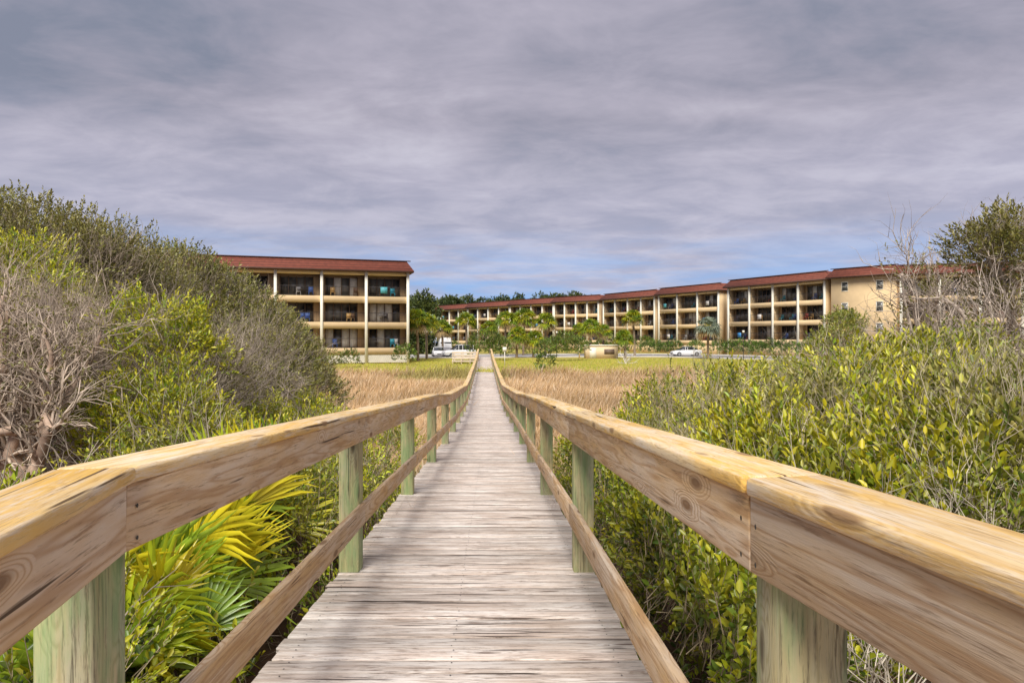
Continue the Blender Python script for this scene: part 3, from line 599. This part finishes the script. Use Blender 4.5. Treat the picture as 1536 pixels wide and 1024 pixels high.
# ------------------------------------------------------------ vehicles
M_white=simple('car_paint_white',(.82,.82,.82),.25,.03,2); M_tyre=simple('tyre',(.025,.025,.025),.8); M_cg,nt,b,_=newmat('car_glass'); b.inputs['Base Color'].default_value=(.03,.035,.04,1); b.inputs['Roughness'].default_value=.08
M_tail=simple('tail_light',(.45,.02,.02),.3); M_alloy=simple('wheel_alloy',(.5,.5,.5),.35,metal=.6)
def loft(mb,rings,mat=0,caps=True,close=True):
    k=len(rings[0]); V=np.array(rings,float).reshape(-1,3); F=[]
    for i in range(len(rings)-1):
        for j in range(k): F.append([i*k+j,i*k+(j+1)%k,(i+1)*k+(j+1)%k,(i+1)*k+j])
    mb.add(V,F,mat)
    if caps: mb.add(np.array(rings[0]),[list(range(k))[::-1]],mat); mb.add(np.array(rings[-1]),[list(range(k))],mat)
def ring(x,w,z0,z1,tw):
    return [(x,-w*.93,z0),(x,w*.93,z0),(x,w,z0+(z1-z0)*.25),(x,w,z0+(z1-z0)*.7),(x,w*tw,z1),(x,0,z1+.02),(x,-w*tw,z1),(x,-w,z0+(z1-z0)*.7),(x,-w,z0+(z1-z0)*.25)]
def car(name,loc,ang,kind='sedan',paint=None):
    paint=paint or M_white; root=empty(name); body,gl,wh,li=MB(),MB(),MB(),MB()
    if kind=='sedan':
        st=[(-2.35,.70,.35,.72),(-2.25,.84,.24,.92),(-1.6,.90,.20,.98),(-.6,.91,.19,.95),(.8,.91,.19,.93),(1.5,.90,.20,.86),(2.1,.84,.23,.74),(2.35,.66,.34,.60)]
        gh=[(-1.75,.74,.95,.97),(-1.05,.66,.95,1.38),(-.2,.66,.95,1.46),(.35,.66,.95,1.42),(1.25,.74,.90,.93)]; wb=(-1.4,1.42)
    elif kind=='suv':
        st=[(-2.35,.80,.38,1.0),(-2.25,.92,.30,1.10),(-1.2,.95,.26,1.10),(.9,.95,.26,1.08),(1.6,.94,.27,1.05),(2.2,.88,.30,.95),(2.4,.70,.40,.8)]
        gh=[(-2.25,.78,1.08,1.12),(-1.95,.72,1.08,1.74),(-.5,.72,1.08,1.82),(.3,.72,1.08,1.76),(1.15,.80,1.05,1.08)]; wb=(-1.45,1.45)
    else:
        st=[(-3.4,1.0,.45,2.6),(-3.3,1.08,.38,2.85),(1.4,1.08,.38,2.85),(1.7,1.02,.38,2.7),(2.1,.98,.36,1.35),(3.0,.95,.36,1.15),(3.2,.8,.45,.9)]
        gh=[]; wb=(-2.2,2.3)
    loft(body,[ring(x,w,a,b2,.86) for x,w,a,b2 in st])
    if gh:
        loft(gl,[[(x,-w-.06,z0),(x,w+.06,z0),(x,w,z1),(x,-w,z1)] for x,w,z0,z1 in gh])
        rf=gh[1:4]; loft(body,[[(x,-w-.01,z1-.03),(x,w+.01,z1-.03),(x,w-.05,z1+.03),(x,-w+.05,z1+.03)] for x,w,z0,z1 in rf])
        for x in (gh[1][0],gh[2][0]+.2,gh[3][0]):
            for s in (-1,1): body.add(boxv(x-.04,x+.04,s*(.70 if kind=='sedan' else .76)-.035,s*(.70 if kind=='sedan' else .76)+.035,gh[2][2]-.02,gh[1][3]-.03),BF)
    else:
        gl.add(boxv(-2.6,-1.4,-1.09,1.09,1.6,2.2),BF); gl.add(boxv(-.8,.6,-1.09,1.09,1.6,2.2),BF); gl.add(boxv(1.75,1.95,-.9,.9,1.5,2.1),BF)
    for x in wb:
        for s in (-1,1):
            wy=s*(st[2][1]-.09); tubes(wh,[[x,wy-.11,.33]],[[x,wy+.11,.33]],.33,.33,18,0); a=np.arange(18)*math.pi/9
            for yy_ in (wy-.11,wy+.11):
                V=np.c_[x+.33*np.cos(a),np.full(18,yy_),.33+.33*np.sin(a)]; wh.add(V,[list(range(18))],0)
            yo=wy+s*.114; V=np.c_[x+.2*np.cos(a),np.full(18,yo),.33+.2*np.sin(a)]; wh.add(V,[list(range(18))],1)
    zt=st[1][3]-.2
    for s in (-1,1):
        li.add(boxv(st[0][0]-.02,st[0][0]+.1,s*.62-.12,s*.62+.12,zt-.08,zt+.06),BF,0); li.add(boxv(st[-1][0]-.12,st[-1][0]+.01,s*.55-.12,s*.55+.12,st[-1][3]-.1,st[-1][3]-.01),BF,1)
    li.add(boxv(st[-1][0]-.1,st[-1][0]+.015,-.35,.35,st[-1][2]+.02,st[-1][2]+.14),BF,2)
    for nme,m_,mats in (('body',body,[paint]),('windows',gl,[M_cg]),('wheels',wh,[M_tyre,M_alloy]),('lights',li,[M_tail,M_alloy,M_tyre])):
        if m_.n: m_.build(nme,mats,root,smooth=False,bevel=.03 if nme=='body' else 0)
    root.location=loc; root.rotation_euler=(0,0,ang)
car('parked_car',(27.0,106,.03),math.radians(-172))
car('parked_suv',(-7.7,99,.03),math.radians(-155),'suv')
car('parked_car',(-11.2,104,.03),math.radians(-80),'sedan')
car('camper_van',(-11.5,114,.03),math.radians(-70),'van')
# ------------------------------------------------------------ small structures
M_lw=wood('landing_wood',(.72,.60,.45),(.76,.68,.56),(.6,.45,.3),(.3,.2,.14),.6,50,islandvar=.12)
M_shed=simple('shed_stucco',(.74,.58,.38),.9,.08,1)
root=empty('wooden_landing_bench'); a=MB()
cx0=-5.0; y0=76
box(a,cx0-1.6,cx0+1.3,y0-1.2,y0+1.4,.25,.36)
for x in (-1.5,-.55,.4,1.2):
    for yv in (-1.1,1.3): beam(a,(cx0+x,y0+yv,-.1),(cx0+x,y0+yv,1.32),.11,.11,up=(0,1,0))
for yv in (-1.17,1.23):
    for z in (.62,.95,1.25): beam(a,(cx0-1.55,y0+yv,z),(cx0+1.25,y0+yv,z),.04,.13)
beam(a,(cx0-1.6,y0-1.1,1.35),(cx0+1.3,y0-1.1,1.35),.2,.04); beam(a,(cx0-1.55,y0-1.1,1.0),(cx0-1.55,y0+1.3,1.0),.04,.13)
beam(a,(cx0-1.3,y0+.8,.75),(cx0+1.2,y0+.8,.75),.4,.05)
a.build('bench_and_rails',[M_lw],root,bevel=.008)
root=empty('pump_enclosure'); a=MB(); 
X0,X1,YY=10.2,14.6,94
box(a,X0,X1,YY,YY+2.6,0,1.75); box(a,X0-.1,X1+.1,YY-.1,YY+2.7,1.753,1.87,1); box(a,X0+.5,X0+1.4,YY-.03,YY+.05,.05,1.5,1); box(a,X1-1.9,X1-.5,YY-.03,YY+.05,.6,1.3,2)
box(a,X0-1.0,X0-.85,YY-.3,YY+.2,0,2.2); a.build('walls',[M_shed,M_cream,M_frame],root)
a=MB(); beam(a,(-.75,70,0),(-.75,70,1.9),.08,.08,up=(0,1,0)); box(a,-.95,-.55,69.93,69.955,1.5,1.95); a.build('path_sign_post',[M_cream])
a=MB(); p=np.tile([12.6,76.,0.],(9,1))+R.normal(0,.15,(9,3))*[1,1,0]; twigs(a,p,rv(9)*.7+[0.1,0,.5],1.5,.05,4,0,(.75,.70,.62),.3); a.build('bleached_driftwood',[M_bark])
for px,D in ((835,97),(640,90),(1115,84)):
    x=(px-768)/1024*D; a=MB(); tubes(a,[[x,D,0]],[[x,D,3.4]],.05,.04,8,0); box(a,x-.18,x+.18,D-.18,D+.18,3.4,3.5); box(a,x-.11,x+.11,D-.11,D+.11,3.5,3.78,1); a.build('street_lamp',[M_dark,M_cream])
# ------------------------------------------------------------ world & sun
SE,SR=math.radians(48),math.radians(189)
w=bpy.data.worlds.new('World'); scene.world=w; w.use_nodes=True; nt=w.node_tree; nt.nodes.clear()
out=nt.nodes.new('ShaderNodeOutputWorld'); sky=nt.nodes.new('ShaderNodeTexSky'); sky.sky_type='NISHITA'; sky.sun_disc=False; sky.sun_elevation=SE; sky.sun_rotation=SR
b1=nt.nodes.new('ShaderNodeBackground'); b1.inputs[1].default_value=.10; nt.links.new(sky.outputs[0],b1.inputs[0])
b2=nt.nodes.new('ShaderNodeBackground'); b2.inputs[1].default_value=1.0
g=nt.nodes.new('ShaderNodeTexCoord').outputs['Generated']; s=nt.nodes.new('ShaderNodeSeparateXYZ'); nt.links.new(g,s.inputs[0])
z=math_(nt,'MAXIMUM',s.outputs[2],0.0); zz=math_(nt,'ADD',z,.16)
cb=nt.nodes.new('ShaderNodeCombineXYZ'); nt.links.new(math_(nt,'DIVIDE',s.outputs[0],zz),cb.inputs[0]); nt.links.new(math_(nt,'DIVIDE',s.outputs[1],zz),cb.inputs[1])
mp=nt.nodes.new('ShaderNodeMapping'); mp.inputs['Location'].default_value=(3.7,1.3,.4); mp.inputs['Scale'].default_value=(.65,.9,1); nt.links.new(cb.outputs[0],mp.inputs[0]); pv=mp.outputs[0]
n1=noise(nt,pv,1.0,5,.55,.35); n2=noise(nt,pv,4.0,5,.62,.3)
t=math_(nt,'ADD',math_(nt,'MULTIPLY',n1,.66),math_(nt,'MULTIPLY',n2,.34))
t=math_(nt,'ADD',t,math_(nt,'MULTIPLY',s.outputs[0],.10))
cc=ramp(nt,t,[(.36,(.24,.265,.35)),(.45,(.35,.345,.43)),(.53,(.45,.43,.52)),(.64,(.60,.58,.67))])
hz=ramp(nt,z,[(.0,.8),(.10,.6),(.30,0.0)])
cc=mixc(nt,hz,cc,(.54,.55,.71))
cc=mixc(nt,math_(nt,'MULTIPLY',hz,.5),cc,mixc(nt,ramp(nt,n2,[(.4,0.0),(.6,1.0)]),(.42,.44,.60),(.74,.73,.84)))
nt.links.new(cc,b2.inputs[0])
cb2=nt.nodes.new('ShaderNodeCombineXYZ'); nt.links.new(math_(nt,'MULTIPLY',s.outputs[0],3.5),cb2.inputs[0]); nt.links.new(math_(nt,'MULTIPLY',s.outputs[2],26),cb2.inputs[1])
n3=noise(nt,cb2.outputs[0],1.0,5,.6,.3)
low=ramp(nt,z,[(.05,1.0),(.16,0.0)])
m1=math_(nt,'MULTIPLY',low,ramp(nt,n3,[(.40,.0),(.58,1.0)]))
b3=nt.nodes.new('ShaderNodeBackground'); b3.inputs[0].default_value=(.22,.46,.92,1)
ms=nt.nodes.new('ShaderNodeMixShader'); ms.inputs[0].default_value=.2; nt.links.new(b3.outputs[0],ms.inputs[1]); nt.links.new(b1.outputs[0],ms.inputs[2])
mx=nt.nodes.new('ShaderNodeMixShader'); nt.links.new(m1,mx.inputs[0]); nt.links.new(b2.outputs[0],mx.inputs[1]); nt.links.new(ms.outputs[0],mx.inputs[2]); nt.links.new(mx.outputs[0],out.inputs[0])
sl=bpy.data.lights.new('sun','SUN'); sl.energy=4.3; sl.angle=math.radians(28); sl.color=(1,.955,.88)
so=bpy.data.objects.new('sun',sl); scene.collection.objects.link(so)
az=SR; dv=Vector((math.sin(az)*math.cos(SE),math.cos(az)*math.cos(SE),math.sin(SE))); so.rotation_euler=dv.to_track_quat('Z','Y').to_euler()
scene.view_settings.view_transform='Standard'; scene.view_settings.look='None'; scene.view_settings.exposure=0
cam=bpy.data.cameras.new('camera'); cam.lens=24; cam.sensor_width=36; cam.shift_y=-7/1536; cam.clip_end=8000; cam.clip_start=.05
co=bpy.data.objects.new('camera',cam); co.location=(0,0,EYE); co.rotation_euler=(math.radians(90),0,0); scene.collection.objects.link(co); scene.camera=co
print('verts',sum(len(o.data.vertices) for o in bpy.data.objects if o.type=='MESH'))
